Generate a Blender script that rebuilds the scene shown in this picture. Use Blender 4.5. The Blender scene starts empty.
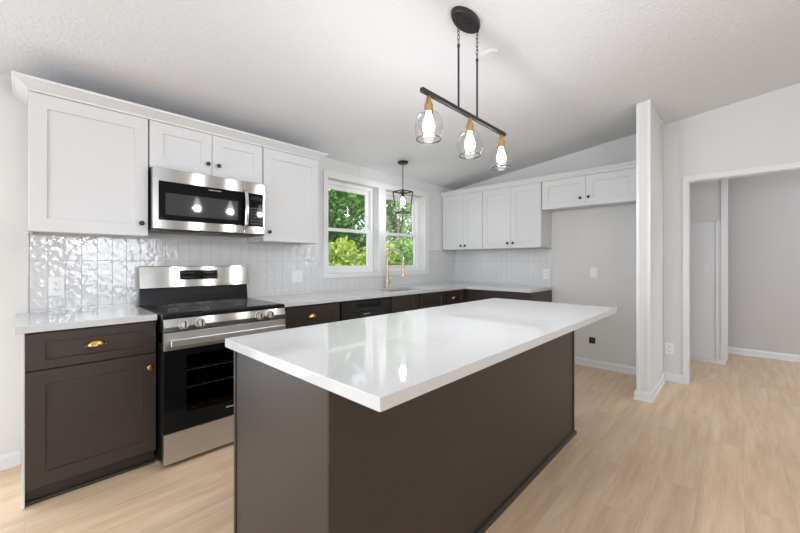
import bpy, bmesh, math, random
from mathutils import Vector, Matrix
random.seed(7)
S = bpy.context.scene
COL = S.collection
PI = math.pi
R = math.radians

# ------------------------------------------------------------------ camera
cam_d = bpy.data.cameras.new('camera')
cam = bpy.data.objects.new('camera', cam_d); COL.objects.link(cam)
cam.location = (-0.002, -3.213, 1.231)
cam.rotation_euler = (R(90), 0, R(42.545 - 90))
cam_d.sensor_fit = 'HORIZONTAL'; cam_d.sensor_width = 36
cam_d.lens = 355.27 / 800 * 36
cam_d.shift_x = (400 - 411.1) / 800
cam_d.shift_y = (261.54 - 266.5) / 800
cam_d.clip_start = 0.02; cam_d.clip_end = 300
S.camera = cam

# ------------------------------------------------------------------ world, sun, exposure
w = bpy.data.worlds.new('sky'); S.world = w; w.use_nodes = True
nt = w.node_tree; nt.nodes.clear()
wo = nt.nodes.new('ShaderNodeOutputWorld'); bg = nt.nodes.new('ShaderNodeBackground')
sk = nt.nodes.new('ShaderNodeTexSky'); sk.sky_type = 'NISHITA'; sk.sun_disc = False
sk.sun_elevation = R(48); sk.sun_rotation = R(200); sk.air_density = 1.0; sk.dust_density = 2.5
bg.inputs['Strength'].default_value = 0.85
hz = nt.nodes.new('ShaderNodeMixRGB'); hz.inputs[0].default_value = .75; hz.inputs[2].default_value = (1.9, 1.95, 2.0, 1)
nt.links.new(sk.outputs[0], hz.inputs[1]); nt.links.new(hz.outputs[0], bg.inputs[0]); nt.links.new(bg.outputs[0], wo.inputs[0])

def area(name, loc, direction, sx, sy, energy, col=(1, 1, 1)):
    l = bpy.data.lights.new(name, 'AREA'); l.shape = 'RECTANGLE'; l.size = sx; l.size_y = sy
    l.energy = energy; l.color = col
    o = bpy.data.objects.new(name, l); COL.objects.link(o); o.location = loc
    o.rotation_euler = Vector(direction).to_track_quat('-Z', 'Y').to_euler()
    return o
sun_d = bpy.data.lights.new('sun', 'SUN'); sun_d.energy = 4.0; sun_d.angle = R(1.0); sun_d.color = (1, .96, .88)
sun = bpy.data.objects.new('sun', sun_d); COL.objects.link(sun)
sun.rotation_euler = Vector((.45, .75, -.95)).to_track_quat('-Z', 'Y').to_euler()
# daylight entering by the windows behind and to the left of the camera
DAY = (.87, .96, 1.105)
area('daylight_rear_window', (1.3, -6.85, 1.45), (0, 1, 0), 1.5, 1.5, 28, DAY)
area('daylight_rear_window', (-1.65, -6.85, 1.45), (0, 1, 0), 1.5, 1.5, 7, DAY)
area('hall_rear_fill', (5.5, -6.85, 1.45), (0, 1, 0), .9, 1.5, 26, DAY)  # added hall light, set at an unseen rear window
area('hall_fill_light', (5.1, -4.6, 2.75), (0, 0, -1), .35, .35, 15, DAY)  # unseen overhead fill added to brighten the hall walls, no fixture
area('daylight_side_window', (-2.9, -2.4, 1.15), (1, -.05, 0), 2.0, 2.0, 58, DAY)
area('daylight_patio_door', (-1.2, -.06, 1.1), (0, -1, 0), 1.75, 2.0, 27, DAY)
area('ceiling_bounce_fill', (0.5, -4.3, 1.7), (0.5, 0.4, 1), .8, .8, 23, DAY)  # upward fill added behind the view to lift ceiling and far side

S.view_settings.view_transform = 'Standard'
S.view_settings.look = 'None'
S.view_settings.exposure = -0.03
S.view_settings.gamma = 1.0
S.view_settings.use_curve_mapping = False

# ------------------------------------------------------------------ materials
def srgb(r, g, b):
    f = lambda c: (c / 255 / 12.92) if c / 255 <= .04045 else ((c / 255 + .055) / 1.055) ** 2.4
    return (f(r), f(g), f(b), 1)
def mat(name, col, rough=.5, metal=0, coat=0, spec=.5, emis=None, es=0):
    m = bpy.data.materials.new(name); m.use_nodes = True
    b = m.node_tree.nodes['Principled BSDF']
    b.inputs['Base Color'].default_value = col; b.inputs['Roughness'].default_value = rough
    b.inputs['Metallic'].default_value = metal; b.inputs['Coat Weight'].default_value = coat
    b.inputs['Specular IOR Level'].default_value = spec
    if emis: b.inputs['Emission Color'].default_value = emis; b.inputs['Emission Strength'].default_value = es
    return m
def N(m, t, **k):
    n = m.node_tree.nodes.new(t)
    for a, v in k.items():
        if hasattr(n, a): setattr(n, a, v)
        else: n.inputs[a].default_value = v
    return n
def L(m, a, b): m.node_tree.links.new(a, b)
def B(m): return m.node_tree.nodes['Principled BSDF']
def coords(m, scale=(1, 1, 1)):
    # every mesh keeps its own object space; world position is used so that grain stays continuous
    g = N(m, 'ShaderNodeNewGeometry'); mp = N(m, 'ShaderNodeMapping'); mp.inputs['Scale'].default_value = scale
    L(m, g.outputs['Position'], mp.inputs['Vector']); return mp.outputs[0]
def bump(m, h, strength, dist):
    b = N(m, 'ShaderNodeBump'); b.inputs['Strength'].default_value = strength; b.inputs['Distance'].default_value = dist
    L(m, h, b.inputs['Height']); L(m, b.outputs[0], B(m).inputs['Normal']); return b
def noise(m, vec, scale, detail=2, rough=.5):
    n = N(m, 'ShaderNodeTexNoise'); n.inputs['Scale'].default_value = scale; n.inputs['Detail'].default_value = detail
    n.inputs['Roughness'].default_value = rough
    L(m, vec, n.inputs['Vector']); return n
def ramp(m, fac, stops):
    r = N(m, 'ShaderNodeValToRGB'); L(m, fac, r.inputs[0]); e = r.color_ramp.elements
    while len(e) < len(stops): e.new(.5)
    for q, (pos, c) in zip(e, stops): q.position = pos; q.color = c
    return r

wallM = mat('wall_paint', srgb(221, 220, 217), .6)
n = noise(wallM, coords(wallM), 90, 3); bump(wallM, n.outputs[0], .08, .002)
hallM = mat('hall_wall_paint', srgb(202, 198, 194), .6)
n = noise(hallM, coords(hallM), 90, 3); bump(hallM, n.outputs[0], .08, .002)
ceilM = mat('ceiling_texture', srgb(224, 224, 225), .8)
n = noise(ceilM, coords(ceilM), 55, 4, .6); bump(ceilM, n.outputs[0], .55, .012)
ceilP = mat('ceiling_white_plastic', srgb(220, 220, 220), .6)
trimM = mat('trim_paint', srgb(230, 230, 229), .32)
cabW = mat('white_cabinet_paint', srgb(218, 218, 217), .34)
cabD = mat('espresso_cabinet_paint', srgb(56, 48, 44), .36)
n = noise(cabD, coords(cabD, (3, 3, 60)), 3, 3)
r_ = ramp(cabD, n.outputs[0], [(.3, srgb(54, 46, 42)), (.7, srgb(60, 51, 47))]); L(cabD, r_.outputs[0], B(cabD).inputs['Base Color'])
toeM = mat('dark_toe_kick', srgb(52, 45, 41), .4)
quartz = mat('white_quartz', srgb(206, 207, 209), .05)
c = coords(quartz)
dn = noise(quartz, c, 1.3, 4)
mx = N(quartz, 'ShaderNodeMixRGB'); mx.inputs[0].default_value = .55; L(quartz, c, mx.inputs[1]); L(quartz, dn.outputs['Color'], mx.inputs[2])
wv = N(quartz, 'ShaderNodeTexNoise'); wv.inputs['Scale'].default_value = 1.5; wv.inputs['Detail'].default_value = 3
L(quartz, mx.outputs[0], wv.inputs['Vector'])
B(quartz).inputs['Specular IOR Level'].default_value = .8
rr = ramp(quartz, wv.outputs[0], [(.492, srgb(210, 210, 210)), (.5, srgb(205, 205, 204)), (.508, srgb(210, 210, 210))])
L(quartz, rr.outputs[0], B(quartz).inputs['Base Color'])

floorM = mat('oak_plank_floor', srgb(214, 188, 156), .42)
c = coords(floorM)
bk = N(floorM, 'ShaderNodeTexBrick'); bk.offset = .37; bk.squash = 1
for k, v in dict(Scale=1, **{'Mortar Size': .0012, 'Mortar Smooth': .2, 'Brick Width': 1.22, 'Row Height': .18, 'Bias': 0}).items(): bk.inputs[k].default_value = v
bk.inputs['Color1'].default_value = (.25, .25, .25, 1); bk.inputs['Color2'].default_value = (.75, .75, .75, 1); bk.inputs['Mortar'].default_value = (.5, .5, .5, 1)
L(floorM, c, bk.inputs['Vector'])
# offset the grain in each plank
sc = N(floorM, 'ShaderNodeVectorMath', operation='SCALE'); sc.inputs['Scale'].default_value = 7.3; L(floorM, bk.outputs['Color'], sc.inputs[0])
ad = N(floorM, 'ShaderNodeVectorMath', operation='ADD'); L(floorM, c, ad.inputs[0]); L(floorM, sc.outputs[0], ad.inputs[1])
mp = N(floorM, 'ShaderNodeMapping'); mp.inputs['Scale'].default_value = (1.1, 9, 1); L(floorM, ad.outputs[0], mp.inputs[0])
g1 = noise(floorM, mp.outputs[0], 1.6, 5, .6)
mp2 = N(floorM, 'ShaderNodeMapping'); mp2.inputs['Scale'].default_value = (2, 60, 1); L(floorM, ad.outputs[0], mp2.inputs[0])
g2 = noise(floorM, mp2.outputs[0], 2, 3, .6)
m1 = N(floorM, 'ShaderNodeMath', operation='MULTIPLY_ADD'); m1.inputs[1].default_value = .35; L(floorM, g2.outputs[0], m1.inputs[0]); L(floorM, g1.outputs[0], m1.inputs[2])
m2 = N(floorM, 'ShaderNodeMath', operation='MULTIPLY_ADD'); m2.inputs[1].default_value = .12; L(floorM, bk.outputs['Color'], m2.inputs[0]); L(floorM, m1.outputs[0], m2.inputs[2])
fr = ramp(floorM, m2.outputs[0], [(.55, srgb(209, 178, 143)), (.8, srgb(225, 197, 164)), (1.05, srgb(234, 210, 181))])
mm = N(floorM, 'ShaderNodeMixRGB', blend_type='MULTIPLY'); L(floorM, bk.outputs['Fac'], mm.inputs[0]); L(floorM, fr.outputs[0], mm.inputs[1]); mm.inputs[2].default_value = (.86, .83, .8, 1)
L(floorM, mm.outputs[0], B(floorM).inputs['Base Color'])

def tile_mat(name, axis):
    m = mat(name, srgb(232, 232, 231), .08, spec=.9)
    g = N(m, 'ShaderNodeNewGeometry'); sp = N(m, 'ShaderNodeSeparateXYZ'); L(m, g.outputs['Position'], sp.inputs[0])
    cb = N(m, 'ShaderNodeCombineXYZ'); L(m, sp.outputs[axis], cb.inputs[0]); L(m, sp.outputs[2], cb.inputs[1])
    mp = N(m, 'ShaderNodeMapping'); mp.inputs['Location'].default_value = (-.021 if axis == 0 else .012, -.933 + .0, 0); L(m, cb.outputs[0], mp.inputs[0])
    bk = N(m, 'ShaderNodeTexBrick'); bk.offset = 0; bk.squash = 1
    for k, v in {'Scale': 1, 'Mortar Size': .0016, 'Mortar Smooth': .3, 'Brick Width': .0785, 'Row Height': .303, 'Bias': 0}.items(): bk.inputs[k].default_value = v
    bk.inputs['Color1'].default_value = (.1, .1, .1, 1); bk.inputs['Color2'].default_value = (.9, .9, .9, 1); bk.inputs['Mortar'].default_value = (.5, .5, .5, 1)
    L(m, mp.outputs[0], bk.inputs['Vector'])
    mc = N(m, 'ShaderNodeMixRGB'); L(m, bk.outputs['Fac'], mc.inputs[0]); mc.inputs[1].default_value = srgb(216, 216, 215); mc.inputs[2].default_value = srgb(180, 179, 177)
    L(m, mc.outputs[0], B(m).inputs['Base Color'])
    rg = N(m, 'ShaderNodeMath', operation='MULTIPLY_ADD'); rg.inputs[1].default_value = .6; rg.inputs[2].default_value = .06; L(m, bk.outputs['Fac'], rg.inputs[0]); L(m, rg.outputs[0], B(m).inputs['Roughness'])
    # hand-made wavy glaze, a different wave in every tile
    sc = N(m, 'ShaderNodeVectorMath', operation='SCALE'); sc.inputs['Scale'].default_value = 5; L(m, bk.outputs['Color'], sc.inputs[0])
    ad = N(m, 'ShaderNodeVectorMath', operation='ADD'); L(m, g.outputs['Position'], ad.inputs[0]); L(m, sc.outputs[0], ad.inputs[1])
    n1 = noise(m, ad.outputs[0], 28, 1.5, .4)
    ma = N(m, 'ShaderNodeMath', operation='MULTIPLY_ADD'); ma.inputs[1].default_value = -.25; L(m, bk.outputs['Fac'], ma.inputs[0]); L(m, n1.outputs[0], ma.inputs[2])
    bump(m, ma.outputs[0], .58, .005)
    return m
tileX = tile_mat('glazed_white_tile', 0); tileY = tile_mat('glazed_white_tile_return', 1)

def steel(name, tang, col=(.56, .54, .515, 1), rough=.18, an=.97):
    m = mat(name, col, rough, 1)
    B(m).inputs['Anisotropic'].default_value = an
    cb = N(m, 'ShaderNodeCombineXYZ'); cb.inputs[0].default_value, cb.inputs[1].default_value, cb.inputs[2].default_value = tang
    L(m, cb.outputs[0], B(m).inputs['Tangent'])
    n = noise(m, coords(m, (2, 2, 300)), 2, 2)
    r = ramp(m, n.outputs[0], [(.3, (col[0]*.9, col[1]*.93, col[2]*.93, 1)), (.7, col)]); L(m, r.outputs[0], B(m).inputs['Base Color'])
    return m
steelM = steel('brushed_stainless_steel', (0, 0, 1))
steelS = steel('satin_stainless_steel', (0, 0, 1), (.66, .64, .61, 1), .36, .7)
steelP = mat('polished_steel', (.68, .66, .64, 1), .16, 1)
steelD = mat('dark_steel', (.16, .155, .15, 1), .3, 1)
blackG = mat('black_glass', (.006, .006, .007, 1), .04, 0, 0, .2)
blackS = mat('black_enamel', (.010, .010, .011, 1), .22, 0, 0, .25)
blackM = mat('matte_black_metal', (.018, .017, .017, 1), .42)
blackP = mat('black_plastic', (.02, .02, .02, 1), .35)
greyMk = mat('grey_panel_marking', (.38, .38, .38, 1), .5)
champ = mat('champagne_gold', srgb(204, 180, 146), .34, 1)
gold = mat('brushed_gold', srgb(214, 172, 100), .24, 1)
goldD = mat('antique_brass', srgb(200, 162, 112), .3, 1)
bronze = mat('dark_bronze_knob', srgb(52, 46, 44), .3, .6)
plast = mat('white_plastic', srgb(240, 240, 239), .3)
slotM = mat('dark_slot', (.03, .03, .03, 1), .6)
greyPl = mat('grey_plastic', srgb(150, 150, 150), .5)
sinkM = mat('sink_steel', (.36, .36, .36, 1), .3, 1)
barkM = mat('bark', srgb(92, 78, 64), .9)
vinylM = mat('white_window_vinyl', srgb(238, 238, 238), .3)
ovenM = mat('oven_interior', (.03, .03, .035, 1), .5)
chromeR = mat('oven_rack_wire', (.75, .75, .75, 1), .35, .6)
bulbM = mat('lit_bulb', (1, 1, 1, 1), .3, emis=(1, .95, .9, 1), es=9)

def glass_mat(name, refl=.9, tint=(1, 1, 1, 1), ior=1.45, rough=0.0, base=0.0):
    m = bpy.data.materials.new(name); m.use_nodes = True; t = m.node_tree; t.nodes.clear()
    o = t.nodes.new('ShaderNodeOutputMaterial'); tr = t.nodes.new('ShaderNodeBsdfTransparent'); gl = t.nodes.new('ShaderNodeBsdfGlossy')
    tr.inputs[0].default_value = tint; gl.inputs['Roughness'].default_value = rough
    lw = t.nodes.new('ShaderNodeLayerWeight'); lw.inputs[0].default_value = .5
    f = t.nodes.new('ShaderNodeMath'); f.operation = 'POWER'; f.inputs[1].default_value = 4.0; t.links.new(lw.outputs['Facing'], f.inputs[0])
    base += .04
    a = t.nodes.new('ShaderNodeMath'); a.operation = 'MULTIPLY_ADD'; a.inputs[1].default_value = refl; a.inputs[2].default_value = base; a.use_clamp = True
    mx = t.nodes.new('ShaderNodeMixShader')
    t.links.new(f.outputs[0], a.inputs[0]); t.links.new(a.outputs[0], mx.inputs[0]); t.links.new(tr.outputs[0], mx.inputs[1]); t.links.new(gl.outputs[0], mx.inputs[2]); t.links.new(mx.outputs[0], o.inputs[0])
    return m
paneM = glass_mat('window_glass', .8)
shadeG = glass_mat('clear_shade_glass', 1.0, (.96, .96, .96, 1), 1.45)
rimG = glass_mat('thick_glass_rim', 1.0, (.55, .53, .54, 1), 1.5, .05, .1)
ovenG = glass_mat('dark_oven_glass', 1.0, (.42, .42, .44, 1), 1.5, .02, -.02)

def leaf_mat(name, c1, c2, c3):
    m = mat(name, c1, .5)
    oi = N(m, 'ShaderNodeNewGeometry')
    r = ramp(m, oi.outputs['Random Per Island'], [(0, c1), (.5, c2), (1, c3)])
    L(m, r.outputs[0], B(m).inputs['Base Color'])
    tl = N(m, 'ShaderNodeBsdfTranslucent'); L(m, r.outputs[0], tl.inputs[0])
    ms = N(m, 'ShaderNodeMixShader'); ms.inputs[0].default_value = .45
    out = m.node_tree.nodes['Material Output']
    L(m, B(m).outputs[0], ms.inputs[1]); L(m, tl.outputs[0], ms.inputs[2]); L(m, ms.outputs[0], out.inputs[0])
    return m
leafD = leaf_mat('dark_green_leaves', srgb(58, 98, 44), srgb(84, 128, 58), srgb(120, 160, 84))
leafL = leaf_mat('yellow_green_leaves', srgb(128, 156, 62), srgb(168, 188, 84), srgb(206, 214, 120))
leafM = leaf_mat('mid_green_leaves', srgb(88, 132, 60), srgb(124, 164, 82), srgb(172, 200, 124))
leafP = leaf_mat('pale_green_leaves', srgb(118, 150, 92), srgb(156, 184, 124), srgb(200, 218, 172))
grassM = mat('grass', srgb(96, 128, 62), .9)
n = noise(grassM, coords(grassM), 3, 5); r_ = ramp(grassM, n.outputs[0], [(.3, srgb(74, 104, 48)), (.7, srgb(124, 150, 80))]); L(grassM, r_.outputs[0], B(grassM).inputs['Base Color'])

# ------------------------------------------------------------------ geometry helpers
class MB:
    """collects shapes in world coordinates and links them as one mesh"""
    def __init__(s, f=None):
        s.bm = bmesh.new(); s.f = f or (lambda a, b, c: (a, b, c))
    def _merge(s, t):
        me = bpy.data.meshes.new('tmp'); t.to_mesh(me); t.free(); s.bm.from_mesh(me); bpy.data.meshes.remove(me)
    def box(s, x0, x1, y0, y1, z0, z1, bev=0, seg=2):
        t = bmesh.new()
        P = [s.f(x, y, z) for x in (x0, x1) for y in (y0, y1) for z in (z0, z1)]
        v = [t.verts.new(p) for p in P]
        for q in ((0, 1, 3, 2), (4, 6, 7, 5), (0, 4, 5, 1), (2, 3, 7, 6), (0, 2, 6, 4), (1, 5, 7, 3)): t.faces.new([v[i] for i in q])
        bmesh.ops.recalc_face_normals(t, faces=t.faces)
        if bev: bmesh.ops.bevel(t, geom=list(t.edges), offset=bev, segments=seg, profile=.5, affect='EDGES')
        s._merge(t); return s
    def loops(s, rings, cap0=True, cap1=True, closed=True):
        """bridge equal rings of points"""
        t = bmesh.new(); V = [[t.verts.new(s.f(*p)) for p in r] for r in rings]
        n = len(rings[0])
        for a, b in zip(V, V[1:]):
            for i in range(n if closed else n - 1):
                j = (i + 1) % n; t.faces.new((a[i], a[j], b[j], b[i]))
        if cap0: t.faces.new(V[0])
        if cap1: t.faces.new(V[-1])
        bmesh.ops.recalc_face_normals(t, faces=t.faces)
        s._merge(t); return s
    def lathe(s, o, axis, prof, n=24, cap0=True, cap1=True):
        """prof: (radius, distance along axis)"""
        a = Vector(axis).normalized(); u = a.orthogonal().normalized(); v = a.cross(u); o = Vector(o)
        rings = [[tuple(o + a * h + (u * math.cos(2*PI*i/n) + v * math.sin(2*PI*i/n)) * max(r, 1e-5)) for i in range(n)] for r, h in prof]
        return s.loops(rings, cap0, cap1)
    def tube(s, pts, r, n=10, closed=False):
        P = [Vector(p) for p in pts]; rings = []; m = len(P)
        up = None
        for i, p in enumerate(P):
            if closed: d = (P[(i+1) % m] - P[i-1]).normalized()
            else: d = (P[min(i+1, m-1)] - P[max(i-1, 0)]).normalized()
            u = d.orthogonal().normalized() if up is None else (up - d * up.dot(d)).normalized()
            up = u; v = d.cross(u); rr = r[i] if isinstance(r, (list, tuple)) else r
            rings.append([tuple(p + (u*math.cos(2*PI*k/n) + v*math.sin(2*PI*k/n))*rr) for k in range(n)])
        if closed: rings.append(rings[0]); return s.loops(rings, False, False)
        return s.loops(rings)
    def prism(s, poly, axis, a0, a1, bev=0):
        """poly in the two other axes, extruded along axis 0/1/2"""
        def mk(p, a):
            q = list(p); q.insert(axis, a); return tuple(q)
        t = bmesh.new()
        A = [t.verts.new(s.f(*mk(p, a0))) for p in poly]; Bv = [t.verts.new(s.f(*mk(p, a1))) for p in poly]
        t.faces.new(A); t.faces.new(Bv); n = len(poly)
        for i in range(n): t.faces.new((A[i], A[(i+1) % n], Bv[(i+1) % n], Bv[i]))
        bmesh.ops.recalc_face_normals(t, faces=t.faces)
        if bev: bmesh.ops.bevel(t, geom=list(t.edges), offset=bev, segments=2, profile=.5, affect='EDGES')
        s._merge(t); return s
    def cells(s, xs, ys, holes, d0, d1, f, bev=0):
        """a slab of grid cells with some left out; f maps (u, v, depth)"""
        t = bmesh.new(); vs = {}
        def V(i, j, k):
            if (i, j, k) not in vs: vs[i, j, k] = t.verts.new(f(xs[i], ys[j], (d0, d1)[k]))
            return vs[i, j, k]
        on = lambda i, j: 0 <= i < len(xs)-1 and 0 <= j < len(ys)-1 and (i, j) not in holes
        for i in range(len(xs)-1):
            for j in range(len(ys)-1):
                if not on(i, j): continue
                for k in (0, 1): t.faces.new((V(i, j, k), V(i+1, j, k), V(i+1, j+1, k), V(i, j+1, k)))
                for (di, dj, a, b) in ((-1, 0, (i, j), (i, j+1)), (1, 0, (i+1, j), (i+1, j+1)), (0, -1, (i, j), (i+1, j)), (0, 1, (i, j+1), (i+1, j+1))):
                    if not on(i+di, j+dj): t.faces.new((V(*a, 0), V(*b, 0), V(*b, 1), V(*a, 1)))
        bmesh.ops.recalc_face_normals(t, faces=t.faces)
        if bev:
            t.edges.ensure_lookup_table()
            e = [e for e in t.edges if len(e.link_faces) == 2 and e.calc_face_angle() > 1]
            bmesh.ops.bevel(t, geom=e, offset=bev, segments=2, profile=.5, affect='EDGES')
        s._merge(t); return s
    def build(s, name, m, parent=None, smooth=True):
        me = bpy.data.meshes.new(name)
        org = Vector((0, 0, 0))
        root = parent
        while root is not None and root.parent is not None: root = root.parent
        if root is not None: org = root.location.copy()
        else:
            vs = [v.co for v in s.bm.verts]
            org = Vector(((min(v.x for v in vs)+max(v.x for v in vs))/2, (min(v.y for v in vs)+max(v.y for v in vs))/2, min(v.z for v in vs)))
        bmesh.ops.translate(s.bm, verts=s.bm.verts, vec=-org)
        s.bm.to_mesh(me); s.bm.free()
        me.materials.append(m)
        if smooth and len(me.polygons):
            me.polygons.foreach_set('use_smooth', [True]*len(me.polygons)); me.set_sharp_from_angle(angle=R(32))
        o = bpy.data.objects.new(name, me); COL.objects.link(o)
        if smooth:
            wn = o.modifiers.new('weighted_normal', 'WEIGHTED_NORMAL'); wn.keep_sharp = True; wn.weight = 100
        if parent is not None: o.parent = parent
        else: o.location = org
        return o

def tag(o, label=None, cat=None, group=None, kind=None):
    if label: o['label'] = label
    if cat: o['category'] = cat
    if group: o['group'] = group
    if kind: o['kind'] = kind
    return o
def thing(name, loc, label, cat, group=None):
    o = bpy.data.objects.new(name, None); COL.objects.link(o); o.location = loc; o.empty_display_size = .1
    return tag(o, label, cat, group)
def struct(o): o['kind'] = 'structure'; return o

XC = 4.49                                   # face of the right wall
CE = lambda y: 2.335 - .118 * y             # ceiling height
FA = lambda a, d, z: (a, -d, z)             # run along the window wall
FB = lambda a, d, z: (XC - d, -a, z)        # run along the right wall

# ------------------------------------------------------------------ room shell
m = MB(); m.box(-3.12, 6.6, -7.17, .17, -.12, 0); struct(m.build('floor', floorM, smooth=False))
m = MB(); m.prism([(.17, CE(.17)), (-7.17, CE(-7.17)), (-7.17, CE(-7.17)+.15), (.17, CE(.17)+.15)], 0, -3.12, 6.6)
struct(m.build('ceiling', ceilM, smooth=False))
W1 = (2.18, 2.91); W2 = (3.02, 3.77); WZ = (1.10, 2.13)
m = MB(); m.cells([-3.12, -2.1, -.3, W1[0], W1[1], W2[0], W2[1], 6.6], [-.12, .04, WZ[0], 2.08, WZ[1], CE(0)+.05], {(1, 1), (1, 2), (3, 2), (3, 3), (5, 2), (5, 3)}, 0, .17, lambda u, v, d: (u, d, v))
struct(m.build('wall_back', wallM, smooth=False))
def sloped(name, mt, x0, x1, y0, y1, zb=0, zf=CE):
    m = MB(); m.prism([(y0, zb), (y1, zb), (y1, zf(y1)+.05), (y0, zf(y0)+.05)], 0, x0, x1); return struct(m.build(name, mt, smooth=False))
# right wall with the cased opening
OY0, OY1, OZ = -2.85, -4.9, 2.035
m = MB(); m.prism([(0, 0), (OY0, 0), (OY0, OZ), (OY1, OZ), (OY1, 0), (-7, 0), (-7, CE(-7)+.04), (0, CE(0)+.04)], 0, XC, XC+.11)
struct(m.build('wall_right', wallM, smooth=False))
sloped('wall_partition', wallM, 3.70, XC, -2.55, -2.65)
sloped('wall_hall_stub', wallM, 5.67, 5.78, 0, -3.11)
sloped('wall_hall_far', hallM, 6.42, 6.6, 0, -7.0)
m = MB(); m.cells([-3.12, -2.4, -.9, .55, 2.05, 5.05, 5.95, 6.6], [0, .7, 2.2, CE(-7)+.05], {(1, 1), (3, 1), (5, 1)}, -7, -7.17, lambda u, v, d: (u, d, v))
struct(m.build('wall_rear', wallM, smooth=False))
m = MB(); m.cells([-7.0, -3.4, -1.4, 0], [0, .05, 2.1, 2.34], {(1, 1)}, -3.0, -3.12, lambda u, v, d: (d, u, v))
m.prism([(0, 2.33), (-7, 2.33), (-7, CE(-7)+.05), (0, CE(0)+.05)], 0, -3.0, -3.12)
struct(m.build('wall_left', wallM, smooth=False))

def baseboard(name, pts, h=.085, t=.014, mt=trimM):
    """pts: wall-foot path; the room lies to the left of the walking direction"""
    prof = [(0, 0), (t+.006, 0), (t+.006, .012), (t, .018), (t, h-.02), (t-.006, h-.008), (t-.009, h), (0, h)]
    P = [Vector(p).to_2d() for p in pts]; rings = []
    for i, p in enumerate(P):
        ns = []
        if i > 0: d = (P[i]-P[i-1]).normalized(); ns.append(Vector((-d.y, d.x)))
        if i < len(P)-1: d = (P[i+1]-P[i]).normalized(); ns.append(Vector((-d.y, d.x)))
        n = sum(ns, Vector((0, 0)))/len(ns); n = n / n.dot(ns[0])
        rings.append([(p.x+n.x*o, p.y+n.y*o, z) for o, z in prof])
    m = MB(); m.loops(rings); return struct(m.build(name, mt, smooth=False))
baseboard('baseboard_back', [(-.014, 0, 0), (-.24, 0, 0)])
baseboard('baseboard_alcove', [(XC, -2.549, 0), (XC, -1.512, 0)])
baseboard('baseboard_partition', [(XC, OY0-.0, 0), (XC, -2.651, 0), (3.699, -2.651, 0), (3.699, -2.549, 0), (3.80, -2.549, 0)])
baseboard('baseboard_stub', [(5.669, -3.111, 0), (5.669, -.02, 0)], .05)
baseboard('baseboard_hall', [(6.42, -6.9, 0), (6.42, -.02, 0)])

# casing of the cased opening, battens, corner strips
m = MB()
m.box(XC-.014, XC, OY0, OY0+.042, .085, OZ-.0002, .002); m.box(XC-.0145, XC, OY1-.042, OY0+.042, OZ, OZ+.05, .002)
m.box(XC-.014, XC, OY1-.042, OY1, 0, OZ, .003)
m.box(XC-.004, XC+.114, OY0-.006, OY0-.0002, 0, OZ-.0062, .001); m.box(XC-.004, XC+.114, OY1, OY0-.0002, OZ-.006, OZ-.0002, .001)
struct(m.build('trim_opening_casing', trimM))
m = MB(); m.box(XC-.007, XC, OY0+.034, OY0+.062, OZ+.05, CE(-2.8)-.004, .002); struct(m.build('trim_batten', wallM))
m = MB(); m.box(3.694, 3.70, -2.575, -2.549, .085, CE(-2.55)-.02, .001); m.box(3.694, 3.70, -2.651, -2.632, .085, CE(-2.65)+.01, .001)
m.box(3.694, 3.73, -2.655, -2.65, .085, CE(-2.65)+.01, .001)
struct(m.build('trim_partition_corner', trimM))
m = MB(); m.box(4.28, 4.47, -2.664, -2.65, CE(-2.65)-.045, CE(-2.65)-.004, .003); struct(m.build('trim_ceiling_corner', trimM))
m = MB(); m.box(5.655, 5.80, -3.13, -3.07, .05, CE(-3.1)-.01, .002); struct(m.build('trim_stub_end', trimM))
m = MB(); m.box(5.645, 5.669, -3.02, -2.15, .05, 1.71, .003); m.box(5.635, 5.669, -3.045, -3.02, .05, 1.72, .003); struct(m.build('trim_hall_panel', trimM))
m = MB(); m.box(2.62, 2.645, -.006, 0, 2.21, CE(0)-.004, .001); struct(m.build('trim_wall_batten', wallM))

# ------------------------------------------------------------------ windows
def frame_rect(m, x0, x1, z0, z1, wl, wr, wb, wt, y0, y1, bev=.002):
    m.cells([x0, x0+wl, x1-wr, x1], [z0, z0+wb, z1-wt, z1], {(1, 1)}, y0, y1, lambda u, v, d: (u, d, v), bev)
def window(n, x0, x1, z0, z1, yw=0, sg=1, lab=''):
    root = bpy.data.objects.new('window_%d' % n, None); COL.objects.link(root); root.location = ((x0+x1)/2, yw, z0); root['kind'] = 'structure'
    y = lambda d: yw + sg*d
    m = MB(); frame_rect(m, x0+.001, x1-.001, z0+.001, z1-.001, .035, .035, .035, .04, y(.095), y(.166)); m.build('window_frame', vinylM, root)
    zm = z0 + (z1-z0)*.475
    m = MB(); frame_rect(m, x0+.034, x1-.034, zm-.018, z1-.038, .045, .045, .035, .048, y(.138), y(.160)); up = m.build('upper_sash', vinylM, root)
    m = MB(); m.box(x0+.078, x1-.078, min(y(.147), y(.151)), max(y(.147), y(.151)), zm+.016, z1-.085); m.build('pane', paneM, up, False)
    m = MB(); frame_rect(m, x0+.034, x1-.034, z0+.034, zm+.018, .045, .045, .048, .036, y(.108), y(.134)); lo = m.build('lower_sash', vinylM, root)
    m = MB(); m.box(x0+.078, x1-.078, min(y(.119), y(.123)), max(y(.119), y(.123)), z0+.081, zm-.017); m.build('pane', paneM, lo, False)
    m = MB(); m.box((x0+x1)/2-.03, (x0+x1)/2+.03, min(y(.098), y(.1085)), max(y(.098), y(.1085)), zm+.006, zm+.02, .003); m.build('sash_lock', vinylM, lo)
    return root
window(1, W1[0], W1[1], *WZ); window(2, W2[0], W2[1], *WZ)
m = MB()
m.cells([2.125, W1[0]+.003, W1[1]-.003, W2[0]+.003, W2[1]-.003, 3.855], [1.055, WZ[0]+.003, WZ[1]-.003, 2.20], {(1, 1), (3, 1)}, -.018, 0, lambda u, v, d: (u, d, v), .003)
struct(m.build('trim_window_casing', trimM))
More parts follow.
